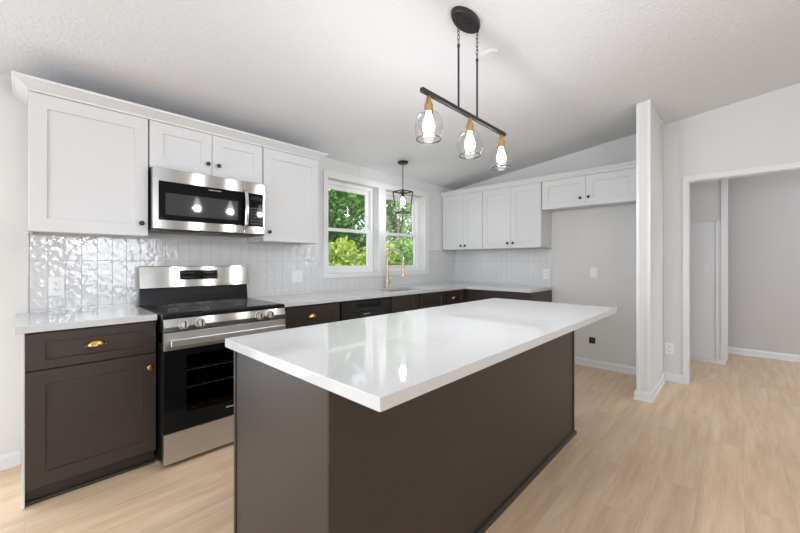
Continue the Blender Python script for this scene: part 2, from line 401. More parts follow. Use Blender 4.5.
m = MB(); m.cells([-2.16, -2.1, -.3, -.24], [.0, .04, 2.08, 2.14], {(1, 1)}, -.018, 0, lambda u, v, d: (u, d, v), .003); struct(m.build('trim_patio_door_casing', trimM))
for n_, (a, b) in enumerate(((-2.4, -.9), (.55, 2.05), (5.05, 5.95))): window(3+n_, a, b, .7, 2.2, -7, -1)

root = bpy.data.objects.new('door_1', None); COL.objects.link(root); root.location = (-1.2, .07, .04); root['kind'] = 'structure'
for k, (a, b) in enumerate(((-2.099, -1.18), (-1.22, -.301))):
    yy = .04+k*.035
    m = MB(); frame_rect(m, a, b, .041, 2.079, .06, .06, .08, .06, yy, yy+.03); dl = m.build('door_leaf', vinylM, root)
    m = MB(); m.box(a+.059, b-.059, yy+.012, yy+.018, .12, 2.02); m.build('pane', paneM, dl, False)

# ------------------------------------------------------------------ cabinets
def shaker(m, a0, a1, z0, z1, d, th=.019, st=.065, rl=.065, rec=.009):
    R_ = lambda i, j, dd: [(a0+i, dd, z0+j), (a1-i, dd, z0+j), (a1-i, dd, z1-j), (a0+i, dd, z1-j)]
    m.loops([R_(.0, .0, d), R_(0, 0, d+th-.0015), R_(.0015, .0015, d+th), R_(st, rl, d+th), R_(st+.0025, rl+.0025, d+th-rec)])
def knob(door, f, a, z, d, mt, r=.0155):
    p0 = Vector(f(a, d, z)); p1 = Vector(f(a, d+1, z)); ax = (p1-p0)
    m = MB(); m.lathe(p0, ax, [(.008, -.0005), (.0075, .003), (.005, .006), (.005, .013), (r*.8, .016), (r, .020), (r, .0235), (r*.8, .027), (r*.3, .0285)], 20)
    return m.build('knob', mt, door)
def cup_pull(door, f, a, z, d, mt, w=.078):
    """a half-dome bin pull, open below"""
    m = MB(f); n = 14; rings = []
    for shell in (0, 1):
        hw, hh, dd = (w/2, .034, .024) if shell == 0 else (w/2-.003, .027, .021)
        seq = [[(a+hw*math.cos(t)*math.cos(q), d+dd*math.sin(q), z-.012+hh*math.sin(t)*math.cos(q)*1.0+ (0)) for t in [PI*i/n for i in range(n+1)]] for q in [0, .3, .6, .9, 1.2, 1.45, 1.569]]
        rings += seq if shell == 0 else []
    m.loops(rings, False, True, closed=False)
    m.box(a-w/2-.004, a+w/2+.004, d, d+.0025, z-.013, z-.007, .0008)
    o = m.build('cup_pull', mt, door)
    so = o.modifiers.new('thick', 'SOLIDIFY'); so.thickness = .0018
    return o

def upper(f, a0, a1, z0, z1, doors, label, group, knobs, dcar=.305):
    """doors: list of (a0, a1); knobs: list of (a, z)"""
    x, y, z = f((a0+a1)/2, dcar/2, z0)
    root = thing('wall_cabinet', (x, y, z), label, 'cabinet', group)
    m = MB(f)
    m.box(a0+.0008, a1-.0008, .001, dcar, z0+.016, z1, .0008)
    m.box(a0+.0008, a0+.018, .001, dcar, z0, z0+.016); m.box(a1-.018, a1-.0008, .001, dcar, z0, z0+.016); m.box(a0+.0008, a1-.0008, dcar-.02, dcar, z0, z0+.016)
    m.build('cabinet_body', cabW, root)
    for (b0, b1), k in zip(doors, knobs):
        m = MB(f); shaker(m, b0, b1, z0+.001, z1-.013, dcar+.001, st=.07 if z1-z0 > .5 else .075, rl=.078 if z1-z0 > .5 else .072)
        dr = m.build('door', cabW, root); knob(dr, f, k[0], k[1], dcar+.02, bronze)
    return root
ZB, ZT = 1.40, 2.19
GW = 'white wall cabinets'
upper(FA, .014, .558, ZB, ZT, [(.016, .556)], 'white single-door wall cabinet left of the microwave', GW, [(.52, 1.482)])
upper(FA, .562, 1.332, 1.862, ZT, [(.565, .946), (.950, 1.330)], 'short white two-door cabinet directly above the microwave', GW, [(.917, 1.951), (.990, 1.950)])
upper(FA, 1.336, 1.865, ZB, ZT, [(1.339, 1.862)], 'white wall cabinet between the microwave and the window', GW, [(1.384, 1.479)])
upper(FB, .004, .686, ZB, ZT, [(.03, .381), (.384, .684)], 'white two-door wall cabinet in the corner beside the window', GW, [(.347, 1.452), (.42, 1.452)])
upper(FB, .688, 1.492, ZB, ZT, [(.691, 1.094), (1.097, 1.489)], 'white two-door wall cabinet next to the fridge alcove', GW, [(1.06, 1.465), (1.135, 1.465)])
upper(FB, 1.496, 2.546, 1.845, ZT, [(1.503, 1.986), (1.989, 2.472)], 'short white two-door cabinet above the empty fridge alcove', GW, [(1.935, 1.935), (2.02, 1.937)])

def crown(name, f, path, prof, label):
    rings = []
    for i, p in enumerate(path):
        P = Vector(p)
        ns = []
        for a, b in ((i-1, i), (i, i+1)):
            if a >= 0 and b < len(path):
                d = (Vector(path[b])-Vector(path[a])).normalized(); ns.append(Vector((-d.y, d.x)))
        n = sum(ns, Vector((0, 0)))/len(ns); n = n/n.dot(ns[0])
        rings.append([(P.x+n.x*o, P.y+n.y*o, z) for o, z in prof])
    m = MB(f); m.loops(rings); return tag(m.build(name, cabW, smooth=False), label, 'molding')
# (a, d) space: walking so that the outside is on the left
crown('crown_molding', FA, [(1.865, .001), (1.865, .326), (.014, .326), (.014, .001)][::-1],
      [(-.018, 2.1795), (.003, 2.1795), (.006, 2.190), (.050, 2.222), (.060, 2.226), (.063, 2.240), (-.018, 2.240)],
      'white flared crown molding along the top of the cabinets over the range')
crown('crown_molding', FB, [(.002, .326), (2.545, .326)],
      [(-.018, 2.1795), (.004, 2.1795), (.010, 2.2), (.028, 2.222), (.034, 2.226), (.036, 2.238), (-.018, 2.238)],
      'white flat crown molding along the top of the cabinets by the fridge alcove')

ZK = .877
def base_cab(name, f, a0, a1, label, fronts, side_light=False, d=.60, pulls=(), toe=True):
    x, y, _ = f((a0+a1)/2, d/2, 0)
    root = thing(name, (x, y, 0), label, 'cabinet', 'dark base cabinets')
    m = MB(f)
    if name == 'sink_cabinet':
        m.box(a0+.001, a1-.001, .003, d, .09, .66, .0008)
        m.cells([a0+.001, 2.60, 3.32, a1-.001], [.003, .12, .54, d], {(1, 1)}, .6595, ZK, f)
    else: m.box(a0+.001, a1-.001, .003, d, .09, ZK, .0008)
    m.build('cabinet_body', cabD, root)
    m = MB(f); m.box(a0+.003, a1-.003, .003, d-.03, 0, .09); m.box(a0+.003, a1-.003, d-.03, d-.012, 0, .018, .004)
    m.build('toe_kick', toeM, root)
    for kind, b0, b1, z0, z1, hw in fronts:
        m = MB(f); big = (z1-z0) > .3
        shaker(m, b0, b1, z0, z1, d+.001, st=.07, rl=.07 if big else .045, rec=.007)
        fr = m.build('drawer' if kind == 'drawer' else ('door' if kind == 'door' else 'front_panel'), cabD, root)
        if hw:
            if hw[0] == 'cup': cup_pull(fr, f, hw[1], hw[2], d+.02, gold)
            else: knob(fr, f, hw[1], hw[2], d+.02, gold, .016)
    if side_light:
        m = MB(f); m.box(a0-.010, a0+.0005, .002, d+.004, .0, ZK, .001); m.build('side_filler', trimM, root)
    return root
base_cab('base_cabinet', FA, 0, .541, 'dark brown base cabinet with brass cup pull left of the range',
         [('drawer', .002, .539, .684, .868, ('cup', .265, .782)), ('door', .002, .539, .092, .678, ('knob', .506, .60))], True)
base_cab('base_cabinet', FA, 1.325, 1.900, 'dark brown drawer base cabinet between the range and dishwasher',
         [('drawer', 1.332, 1.888, .684, .868, ('cup', 1.612, .782)), ('door', 1.332, 1.888, .092, .678, ('knob', 1.37, .60))])
base_cab('sink_cabinet', FA, 2.528, 3.46, 'dark brown sink base cabinet below the faucet',
         [('front', 2.535, 2.93, .684, .868, None), ('front', 2.985, 3.43, .684, .868, None), ('door', 2.535, 2.975, .092, .678, ('knob', 2.94, .60)), ('door', 2.985, 3.43, .092, .678, ('knob', 3.02, .60))])
base_cab('base_cabinet', FA, 3.464, 3.862, 'dark brown drawer base cabinet between the sink cabinet and the corner',
         [('drawer', 3.482, 3.845, .684, .868, ('cup', 3.60, .782)), ('door', 3.482, 3.845, .092, .678, ('knob', 3.52, .60))])
base_cab('base_cabinet', FB, .004, 1.498, 'dark brown base cabinet along the right wall ending at the fridge alcove',
         [('drawer', .67, 1.49, .684, .868, None), ('door', .67, 1.076, .092, .678, ('knob', 1.04, .60)), ('door', 1.08, 1.49, .092, .678, ('knob', 1.115, .60))])

# countertops
m = MB(); m.box(-.036, .541, -.642, -.002, .878, .914, .003); tag(m.build('countertop', quartz), 'short white quartz countertop left of the range', 'countertop')
m = MB(); m.cells([1.322, 2.62, 3.30, XC-.642, XC-.003], [-1.503, -.642, -.52, -.14, -.002], {(1, 2), (0, 0), (1, 0), (2, 0)}, .878, .914, lambda u, v, d: (u, v, d), .003)
tag(m.build('countertop', quartz), 'L-shaped white quartz countertop running under the window to the alcove', 'countertop')

# sink
root = thing('kitchen_sink', (2.96, -.33, .70), 'undermount stainless steel sink in the counter below the window', 'sink')
m = MB(); m.cells([2.612, 2.632, 3.288, 3.308], [-.528, -.508, -.152, -.132], {(1, 1)}, .70, .8775, lambda u, v, d: (u, v, d), .003)
m.box(2.613, 3.307, -.527, -.133, .692, .70, .001); m.build('basin', sinkM, root)
m = MB(); m.lathe((2.96, -.33, .7005), (0, 0, 1), [(.045, 0), (.045, .003), (.035, .003), (.03, .001)], 24); m.build('drain', steelD, root)
# faucet
fx, fy = 2.965, -.10
root = thing('faucet', (fx, fy, .9145), 'tall brushed gold spring-neck pull-down faucet behind the sink', 'faucet')
m = MB(); m.lathe((fx, fy, .9145), (0, 0, 1), [(.030, 0), (.030, .006), (.022, .010), (.020, .03), (.019, .11), (.013, .12), (.012, .33), (.009, .335)], 24); m.build('post', champ, root)
arc = [(fx, fy, 1.225)] + [(fx, fy-.132+.132*math.cos(t), 1.25+.125*math.sin(t)) for t in [PI*i/16 for i in range(17)]] + [(fx, fy-.264, 1.22)]
m = MB(); m.tube(arc, .0065, 10); m.build('hose', steelP, root)
m = MB(); L_ = []
tot = len(arc)-1; turns = 30
for i in range(turns*10+1):
    q = i/(turns*10)*tot; k = min(int(q), tot-1); f_ = q-k
    p = Vector(arc[k]).lerp(Vector(arc[k+1]), f_); d = (Vector(arc[k+1])-Vector(arc[k])).normalized(); u = Vector((1, 0, 0)); v = d.cross(u)
    t = 2*PI*i/10; L_.append(p+(u*math.cos(t)+v*math.sin(t))*.0115)
m.tube(L_, .0022, 5); m.build('spring_coil', steelP, root)
m = MB(); m.lathe((fx, fy-.264, 1.225), (0, 0, -1), [(.011, 0), (.014, .01), (.014, .07), (.017, .12), (.020, .16), (.020, .175), (.014, .178)], 20); m.build('spray_head', champ, root)
m = MB(); m.tube([(fx, fy, 1.17), (fx, fy-.245, 1.17)], .006, 10)
m.tube([(fx+.018*math.cos(t), fy-.264+.018*math.sin(t), 1.17) for t in [2*PI*i/20 for i in range(20)]], .004, 8, True); m.build('docking_arm', champ, root)
m = MB(); m.tube([(fx+.015, fy, .975), (fx+.045, fy, .98)], .009, 12); m.tube([(fx+.042, fy, .98), (fx+.055, fy-.01, 1.055)], [.006, .0045], 10); m.build('lever_handle', steelP, root)

# backsplash
m = MB(); m.cells([.018, 2.1245, 3.8555, XC-.001], [.9145, 1.0545, 1.399], {(1, 1)}, -.008, -.0005, lambda u, v, d: (u, d, v))
o = m.build('backsplash', tileX, smooth=False); tag(o, 'glossy white vertical tile backsplash on the window wall', 'backsplash')
m = MB(); m.box(.014, .0178, -.0105, -.0005, .9145, 1.399); m.build('edge_strip', steelP, o)
m = MB(); m.box(3.857, XC-.33, -.0105, -.0005, 1.3992, 1.405); m.build('edge_strip', plast, o)
m = MB(); m.box(XC-.008, XC-.0005, -1.488, -.0085, .9145, 1.399); o = m.build('backsplash', tileY, smooth=False); tag(o, 'white vertical tile backsplash on the right wall ending at the alcove', 'backsplash')
m = MB(); m.box(XC-.0105, XC-.0005, -1.492, -1.4882, .9145, 1.399); m.build('edge_strip', steelP, o)

# ------------------------------------------------------------------ range
x0, x1, yf = .551, 1.316, -.735
xm = (x0+x1)/2
root = thing('range', (xm, -.37, 0), 'stainless steel freestanding electric range with black glass cooktop', 'range')
m = MB(); m.cells([x0, x0+.004, x1-.004, x1], [.03, .19, .22, .80, .885], {(1, 2)}, -.10, -.10+.0001, lambda u, v, d: (u, d, v)) if 0 else None
m = MB()
m.box(x0+.002, x1-.002, -.69, -.03, .02, .205); m.box(x0+.002, x0+.09, -.69, -.03, .205, .80); m.box(x1-.09, x1-.002, -.69, -.03, .205, .80)
m.box(x0+.09, x1-.09, -.20, -.03, .205, .80); m.box(x0+.002, x1-.002, -.69, -.03, .74, .885); m.box(x0+.09, x1-.09, -.69, -.2, .205, .24)
m.build('range_body', blackS, root, False)
m = MB(); m.box(x0+.001, x1-.001, yf, -.69, .028, .207, .004); m.build('storage_drawer', steelS, root)
# oven door: steel header, black glass face with a see-through window
m = MB(); m.cells([x0+.001, x0+.12, x1-.12, x1-.001], [.213, .31, .66, .700], {(1, 1)}, yf+.002, -.692, lambda u, v, d: (u, d, v), .002); door = m.build('oven_door', blackG, root)
m = MB(); m.box(x0+.001, x1-.001, yf, -.692, .7005, .806, .004); m.build('door_header', steelS, door)
m = MB(); m.box(x0+.119, x1-.119, yf+.006, yf+.010, .309, .661); m.build('door_window', ovenG, door, False)
m = MB(); m.box(x0+.095, x1-.095, -.688, -.205, .45, .4501)
m = MB()
for zr in (.445, .552):
    m.tube([(x0+.10, -.68, zr), (x1-.10, -.68, zr)], .005, 8)
    m.tube([(x0+.10, -.22, zr), (x1-.10, -.22, zr)], .003, 8)
    for i in range(9):
        xx = x0+.11+i*(x1-x0-.22)/8; m.tube([(xx, -.68, zr), (xx, -.22, zr)], .0013, 6)
m.build('oven_rack', chromeR, root)
m = MB(); m.box(xm-.035, xm+.035, yf+.0012, yf+.002, .268, .2755); m.build('door_badge', greyMk, door)
# handle: broad flat bar on two posts
m = MB(); m.box(x0+.025, x1-.025, yf-.052, yf-.036, .727, .772, .007, 3)
m.box(x0+.04, x0+.075, yf-.04, yf-.0005, .738, .762, .003); m.box(x1-.075, x1-.04, yf-.04, yf-.0005, .738, .762, .003)
m.build('door_handle', steelS, door)
m = MB(); m.prism([(yf, .812), (yf, .84), (yf+.012, .886), (-.69, .886), (-.69, .812)], 0, x0+.001, x1-.001, .002); cp = m.build('control_panel', steelM, root)
for kx in (.655, .745, 1.115, 1.195):
    o_ = Vector((kx, yf+.001, .846)); ax = Vector((0, -1, .2)).normalized()
    m = MB(); m.lathe(o_, ax, [(.030, -.003), (.030, .006), (.026, .008), (.024, .026), (.021, .030), (.0, .030)], 28, True, False)
    m.box(kx-.005, kx+.005, yf-.037, yf-.025, .829, .874, .002); m.build('knob', steelP, root)
m = MB(); m.box(x0-.001, x1+.001, -.722, -.04, .8865, .9125, .005, 3); ct = m.build('cooktop_frame', blackS, root)
m = MB(); m.box(x0+.018, x1-.018, -.705, -.095, .9126, .9165, .0015); m.build('cooktop_glass', blackG, root)
m = MB()
for cx_, cy_, cr in ((.74, -.53, .115), (1.13, -.53, .09), (.74, -.25, .075), (1.13, -.25, .10), (.935, -.2, .05)):
    for rr in (cr, cr*.62):
        t = [[(cx_+q*math.cos(a), cy_+q*math.sin(a), .91655) for a in [2*PI*i/48 for i in range(48)]] for q in (rr-.0012, rr+.0012)]
        m.loops(t, False, False)
m.build('burner_marking', greyMk, root)
m = MB(); m.prism([(-.088, .913), (-.03, .913), (-.03, 1.035), (-.070, 1.035)], 0, x0+.006, x1-.006, .003); m.build('backguard_base', blackS, root)
m = MB(); m.prism([(-.098, 1.037), (-.03, 1.037), (-.03, 1.19), (-.064, 1.197), (-.072, 1.194)], 0, x0, x1, .003); bgd = m.build('backguard', steelM, root)
def slant(z): return -.098+(z-1.037)*(.026/.157)
def on_guard(m, a, b, z0, z1, e=.0012):
    m.prism([(slant(z0)-e, z0), (slant(z0)+.002, z0), (slant(z1)+.002, z1), (slant(z1)-e, z1)], 0, a, b)
m = MB(); on_guard(m, xm-.135, xm+.135, 1.092, 1.163); dsp = m.build('display', blackG, bgd, False)
m = MB()
for rz in (1.108, 1.142):
    for i in range(5):
        for sg in (-1, 1):
            a = xm+sg*(.04+i*.021); on_guard(m, a-.0035, a+.0035, rz, rz+.004, .0016)
m.build('display_legend', greyMk, bgd, False)
for a, b in ((x0+.05, -.66), (x1-.05, -.66), (x0+.05, -.08), (x1-.05, -.08)):
    m = MB(); m.lathe((a, b, 0), (0, 0, 1), [(.018, 0), (.018, .006), (.01, .008), (.01, .022)], 16); m.build('leveling_foot', blackP, root)

# ------------------------------------------------------------------ microwave
x0, x1, z0, z1, yf = .564, 1.321, 1.442, 1.856, -.402
root = thing('microwave', (.94, -.2, z0), 'stainless steel over-the-range microwave hung above the range', 'microwave')
m = MB(); m.box(x0+.002, x1-.002, yf+.028, -.009, z0+.01, z1, .002); m.build('microwave_body', steelD, root)
m = MB(); m.box(x0, x1, yf+.03, -.03, z0, z0+.0095, .001)
for i in range(2): m.box(x0+.06+i*.4, x0+.30+i*.4, yf+.07, yf+.2, z0-.004, z0, .001)
m.build('vent_grille', blackP, root)
xd = x1-.172
m = MB(); m.box(x0, xd, yf, yf+.028, z0+.006, z1-.001, .005); door = m.build('door', steelM, root)
m = MB(); m.box(x0+.034, xd-.0005, yf-.0014, yf+.002, z0+.066, z1-.088, .0008); m.build('door_glass', blackG, door)
m = MB(); m.box(x0+.072, xd-.045, yf-.0019, yf-.0012, z0+.103, z1-.165)
m.build('mesh_window', mat('microwave_window_mesh', (.045, .045, .045, 1), .05, 0, 0, .5), door, False)
m = MB(); m.box(x0+.335, x0+.42, yf-.002, yf-.0012, z1-.111, z1-.105); m.build('brand_badge', greyMk, door, False)
m = MB(); m.box(xd+.0008, x1, yf, yf+.028, z0+.006, z1-.001, .005); cp = m.build('control_panel', steelM, root)
m = MB(); m.box(xd+.0015, x1-.022, yf-.0014, yf+.002, z0+.066, z1-.088, .0008); m.build('keypad', blackG, cp)
m = MB()
for i in range(4):
    for j in range(6): m.box(xd+.052+i*.025, xd+.062+i*.025, yf-.0019, yf-.0012, z0+.085+j*.024, z0+.091+j*.024)
m.build('keypad_legend', greyMk, cp, False)
m = MB(); m.box(xd+.05, xd+.14, yf-.0019, yf-.0012, z1-.140, z1-.112); m.build('clock_display', mat('clock_display', (.02, .03, .035, 1), .1), cp, False)
hx = xd+.008
pts = [(hx, yf-.002, z0+.045), (hx, yf-.022, z0+.06), (hx, yf-.036, z0+.10), (hx, yf-.042, z0+.19), (hx, yf-.036, z0+.285), (hx, yf-.022, z0+.325), (hx, yf-.002, z0+.34)]
m = MB(); sec = []
for i, p in enumerate(pts):
    q0 = pts[max(i-1, 0)]; q1 = pts[min(i+1, 6)]; d = (Vector(q1)-Vector(q0)).normalized(); v = Vector((1, 0, 0)).cross(d)
    sec.append([tuple(Vector(p)+Vector((1, 0, 0))*a+v*b) for a, b in ((-.013, -.003), (-.010, -.006), (.010, -.006), (.013, -.003), (.013, .003), (.010, .006), (-.010, .006), (-.013, .003))])
m.loops(sec); m.build('door_handle', steelP, door)

# ------------------------------------------------------------------ dishwasher
x0, x1 = 1.906, 2.522
root = thing('dishwasher', (2.214, -.3, 0), 'black dishwasher with pocket handle in the run of dark cabinets', 'dishwasher')
m = MB(); m.box(x0+.004, x1-.004, -.595, -.02, .10, .872); m.box(x0+.004, x1-.004, -.54, -.02, 0, .10); m.build('tub', blackP, root, False)
m = MB(); m.box(x0, x1, -.625, -.596, .105, .765, .004)
m.cells([x0, x0+.16, x1-.16, x1], [.7655, .80, .835, .853], {(1, 1)}, -.625, -.596, lambda u, v, d: (u, d, v), .002)
dw = m.build('door', mat('black_stainless', (.045, .042, .04, 1), .3, .7), root)
m = MB(); m.box(x0+.16, x1-.16, -.6, -.596, .80, .835); m.prism([(-.6, .80), (-.598, .80), (-.598, .834), (-.61, .834)], 0, x0+.165, x1-.165); m.build('pocket_handle', blackP, dw, False)
m = MB(); m.box(x0+.255, x0+.33, -.6262, -.6245, .735, .742); m.build('brand_badge', greyMk, dw, False)

# ------------------------------------------------------------------ island
ix0, ix1, iy0, iy1 = .588, 2.655, -1.685, -2.35
root = thing('kitchen_island', ((ix0+ix1)/2, (iy0+iy1)/2, 0), 'long dark brown kitchen island base in the middle of the floor', 'island')
m = MB(); m.box(ix0+.012, ix1-.012, iy1+.012, iy0-.02, .0, .877); m.build('island_body', cabD, root, False)
m = MB(); m.box(ix0, ix0+.0115, iy1+.004, iy0-.014, .0, .8775, .001); m.build('end_panel', cabD, root)
m = MB(); m.box(ix1-.0115, ix1, iy1+.004, iy0-.014, .0, .8775, .001); m.build('end_panel', cabD, root)
m = MB(); m.box(ix0+.001, ix1-.001, iy1-.0, iy1+.0115, .0, .8775, .001); m.build('back_panel', cabD, root)
for cx_ in (ix0-.004, ix1-.014):
    m = MB(); m.box(cx_, cx_+.018, iy0-.012, iy0+.006, 0, .8775, .001); m.build('corner_strip', cabD, root)
m = MB(); m.box(ix1-.014, ix1+.006, iy1-.006, iy1+.012, 0.0, .8775, .0015); m.build('corner_strip', cabD, root)
m = MB(); m.prism([(iy1-.0005, 0), (iy1-.018, 0), (iy1-.018, .010), (iy1-.012, .020), (iy1-.0005, .024)], 0, ix0+.0, ix1+.012, .001)
m.prism([(ix1+.007, 0), (ix1+.020, 0), (ix1+.018, .012), (ix1+.007, .022)], 1, iy1-.018, iy0, .001); m.build('base_molding', toeM, root)
FI = lambda a, d, z: (a, iy0-.02+d, z)
nd = 4; wd = (ix1-ix0-.04)/nd
for i in range(nd):
    a = ix0+.02+i*wd
    m = MB(FI); shaker(m, a+.002, a+wd-.002, .684, .868, .001, rl=.045); d_ = m.build('drawer', cabD, root); cup_pull(d_, FI, a+wd/2, .782, .02, gold)
    m = MB(FI); shaker(m, a+.002, a+wd-.002, .092, .678, .001); d_ = m.build('door', cabD, root); knob(d_, FI, a+(wd-.035 if i % 2 == 0 else .035), .60, .02, gold)
m = MB(); m.box(.559, 2.772, -2.60, -1.653, .878, .914, .003); tag(m.build('countertop', quartz), 'large white quartz island countertop with an overhang toward the room', 'countertop')

# ------------------------------------------------------------------ pendants
px, py = 1.68, -2.11
zc = CE(py)
root = thing('linear_pendant_light', (px, py, 2.04), 'black linear pendant light with three glass globes above the island', 'pendant light')
sl = -.118
m = MB(); rings = []
for rs, h in ((1.0, .002), (1.0, -.014), (.93, -.024), (.0001, -.025)):
    rings.append([(px-.02+.118*rs*math.cos(t), py+.008+.056*rs*math.sin(t), zc+sl*(.008+.056*rs*math.sin(t))*1.0-.003+h) for t in [2*PI*i/40 for i in range(40)]])
m.loops(rings); m.build('canopy', blackM, root)
for sx in (-.03, .015):
    m = MB(); m.lathe((px-.02+sx, py-.008, zc-.025), (0, 0, -1), [(.007, 0), (.007, .007), (.002, .009)], 12); m.build('canopy_screw', blackM, root)
m = MB(); m.box(1.272, 2.092, py-.010, py+.010, 2.036, 2.058, .002); m.build('bar', blackM, root)
for rx in (1.577, 1.7615):
    zt = zc-.026; zch = zc-.194
    m = MB(); m.tube([(rx, py, 2.057), (rx, py, zch)], .0055, 12); m.lathe((rx, py, zch-.006), (0, 0, 1), [(.008, 0), (.008, .012), (.004, .014)], 14); rod = m.build('rod', blackM, root)
    m = MB(); nl = 7; lh = (zt-zch)/nl*1.22
    for i in range(nl):
        zz = zch+.012+(i+.5)*(zt-zch-.012)/nl; ph = (i % 2)*PI/2; pts = []
        for k in range(20):
            t = 2*PI*k/20; a, b = .0065*math.cos(t), (lh/2)*math.sin(t)
            pts.append((rx+a*math.cos(ph), py+a*math.sin(ph), zz+b))
        m.tube(pts, .0018, 6, True)
    m.lathe((rx, py, zt+.001), (0, 0, -1), [(.011, 0), (.011, .005), (.004, .01)], 14)
    m.build('chain', blackM, root)
for sx in (1.326, 1.686, 2.046):
    m = MB(); m.lathe((sx, py, 2.0355), (0, 0, -1), [(.006, 0), (.008, .004), (.019, .040), (.022, .045), (.022, .072), (.024, .074), (.024, .080), (.014, .081)], 24); sk_ = m.build('socket_cup', goldD, root)
    prof = [(.024, 1.962), (.034, 1.957), (.050, 1.943), (.061, 1.925), (.067, 1.902), (.069, 1.880), (.067, 1.858), (.0615, 1.836), (.059, 1.826)]
    m = MB(); m.lathe((sx, py, 0), (0, 0, 1), prof, 40, False, False); gs = m.build('glass_shade', shadeG, root)
    m = MB(); m.tube([(sx+.059*math.cos(t), py+.059*math.sin(t), 1.824) for t in [2*PI*i/40 for i in range(40)]], .0035, 8, True); m.build('shade_rim', rimG, gs)
    m = MB(); m.lathe((sx, py, 1.955), (0, 0, -1), [(.013, 0), (.014, .012), (.020, .030), (.028, .055), (.030, .070), (.027, .086), (.016, .098), (.002, .102)], 24); m.build('bulb', bulbM, root)
    l = bpy.data.lights.new('bulb_light', 'POINT'); l.energy = 12; l.shadow_soft_size = .03; l.color = (.97, .98, 1)
    lo = bpy.data.objects.new('bulb_light', l); COL.objects.link(lo); lo.parent = root; lo.location = (sx-px, 0, 1.835-2.04)

lx, ly = 2.95, -.375; zc = CE(ly)
root = thing('lantern_pendant', (lx, ly, 1.79), 'small black open-frame lantern pendant hanging before the window', 'pendant light')
m = MB(); m.lathe((lx, ly, zc+.001), (0, 0, -1), [(.060, 0), (.060, .014), (.052, .024), (.008, .026)], 32); m.build('canopy', blackM, root)
m = MB(); m.tube([(lx, ly, zc-.024), (lx, ly, 2.055)], .005, 10); m.build('rod', blackM, root)
m = MB(); a, b, zt, zb_ = .080, .058, 2.035, 1.795
for s_, z_ in ((a, zt), (b, zb_)):
    for (p, q) in (((-1, -1), (1, -1)), ((1, -1), (1, 1)), ((1, 1), (-1, 1)), ((-1, 1), (-1, -1))):
        m.tube([(lx+p[0]*s_, ly+p[1]*s_, z_), (lx+q[0]*s_, ly+q[1]*s_, z_)], .0075, 6)
for p in ((-1, -1), (1, -1), (1, 1), (-1, 1)):
    m.tube([(lx+p[0]*a, ly+p[1]*a, zt), (lx+p[0]*b, ly+p[1]*b, zb_)], .0075, 6); m.tube([(lx+p[0]*a, ly+p[1]*a, zt), (lx, ly, 2.056)], .0045, 6)
m.build('lantern_frame', blackM, root)
m = MB(); m.lathe((lx, ly, 2.06), (0, 0, -1), [(.012, 0), (.012, .02), (.035, .026), (.035, .034), (.018, .036), (.018, .085)], 24); m.build('socket', blackM, root)
m = MB(); m.lathe((lx, ly, 2.02), (0, 0, -1), [(.038, 0), (.040, .05), (.040, .17)], 28, False, False); m.build('glass_shade', shadeG, root)
m = MB(); m.lathe((lx, ly, 1.974), (0, 0, -1), [(.013, 0), (.015, .012), (.024, .035), (.029, .055), (.026, .078), (.012, .09), (.002, .092)], 20); m.build('bulb', bulbM, root)
l = bpy.data.lights.new('bulb_light', 'POINT'); l.energy = 5.5; l.shadow_soft_size = .03; l.color = (.97, .98, 1)
lo = bpy.data.objects.new('bulb_light', l); COL.objects.link(lo); lo.parent = root; lo.location = (0, 0, 1.86-1.79)

sx, sy = 2.04, -2.035
m = MB(); ax = Vector((0, -.118, -1)); m.lathe((sx, sy, CE(sy)+.002), ax, [(.058, 0), (.058, .008), (.050, .020), (.02, .023)], 36)
tag(m.build('smoke_detector', ceilP), 'round white smoke detector on the ceiling beside the pendant', 'smoke detector')

# ------------------------------------------------------------------ wall plates
def plate(name, f, a, z, d, label, w_=.074, kind='duplex'):
    root = thing(name, f(a, d, z), label, 'outlet' if kind != 'switch' else 'switch', 'wall outlets' if kind != 'switch' else 'wall switches')
    m = MB(f); m.box(a-w_/2, a+w_/2, d, d+.005, z-.059, z+.059, .002); m.build('wall_plate', plast, root)
    cs = [a] if w_ < .1 else [a-.023, a+.023]
    for i, c_ in enumerate(cs):
        m = MB(f)
        if kind == 'duplex':
            for s_ in (-.021, .021): m.box(c_-.016, c_+.016, d+.005, d+.0068, z+s_-.014, z+s_+.014, .003)
        else: m.box(c_-.017, c_+.017, d+.005, d+.0075, z-.034, z+.034, .001)
        rc = m.build('receptacle' if kind == 'duplex' else 'rocker', plast, root)
        if kind == 'duplex':
            for s_ in (-.021, .021):
                for q0, q1, q2, q3 in ((-.0075, -.005, -.001, .008), (.005, .0075, -.001, .007), (-.0025, .0025, -.010, -.005)):
                    m = MB(f); m.box(c_+q0, c_+q1, d+.0066, d+.0071, z+s_+q2, z+s_+q3); m.build('slot', slotM, rc, False)
    return root
plate('wall_outlet', FA, .138, 1.072, .0082, 'white duplex outlet in the tile above the short left counter')
plate('light_switch', FA, 1.823, 1.083, .0082, 'white double switch plate in the tile left of the window', .118, 'switch')
plate('wall_outlet', FB, 1.425, 1.07, .0082, 'white outlet in the tile at the right wall under the cabinets')
plate('light_switch', FB, 1.980, 1.103, .0005, 'white plate on the bare wall of the fridge alcove', .074, 'switch')
plate('wall_outlet', FB, 2.70, .335, .0005, 'white outlet low on the wall between partition and opening')
root = thing('water_supply_box', FB(1.965, 0, .30), 'small recessed grey utility box low in the fridge alcove', 'utility box')
m = MB(FB); m.cells([1.917, 1.937, 1.991, 2.011], [.262, .284, .337, .357], {(1, 1)}, .0005, .008, lambda u, v, d: (u, d, v), .001); m.build('box_frame', greyPl, root)
m = MB(FB); m.box(1.930, 1.998, .0006, .002, .274, .345); m.build('box_recess', slotM, root, False)
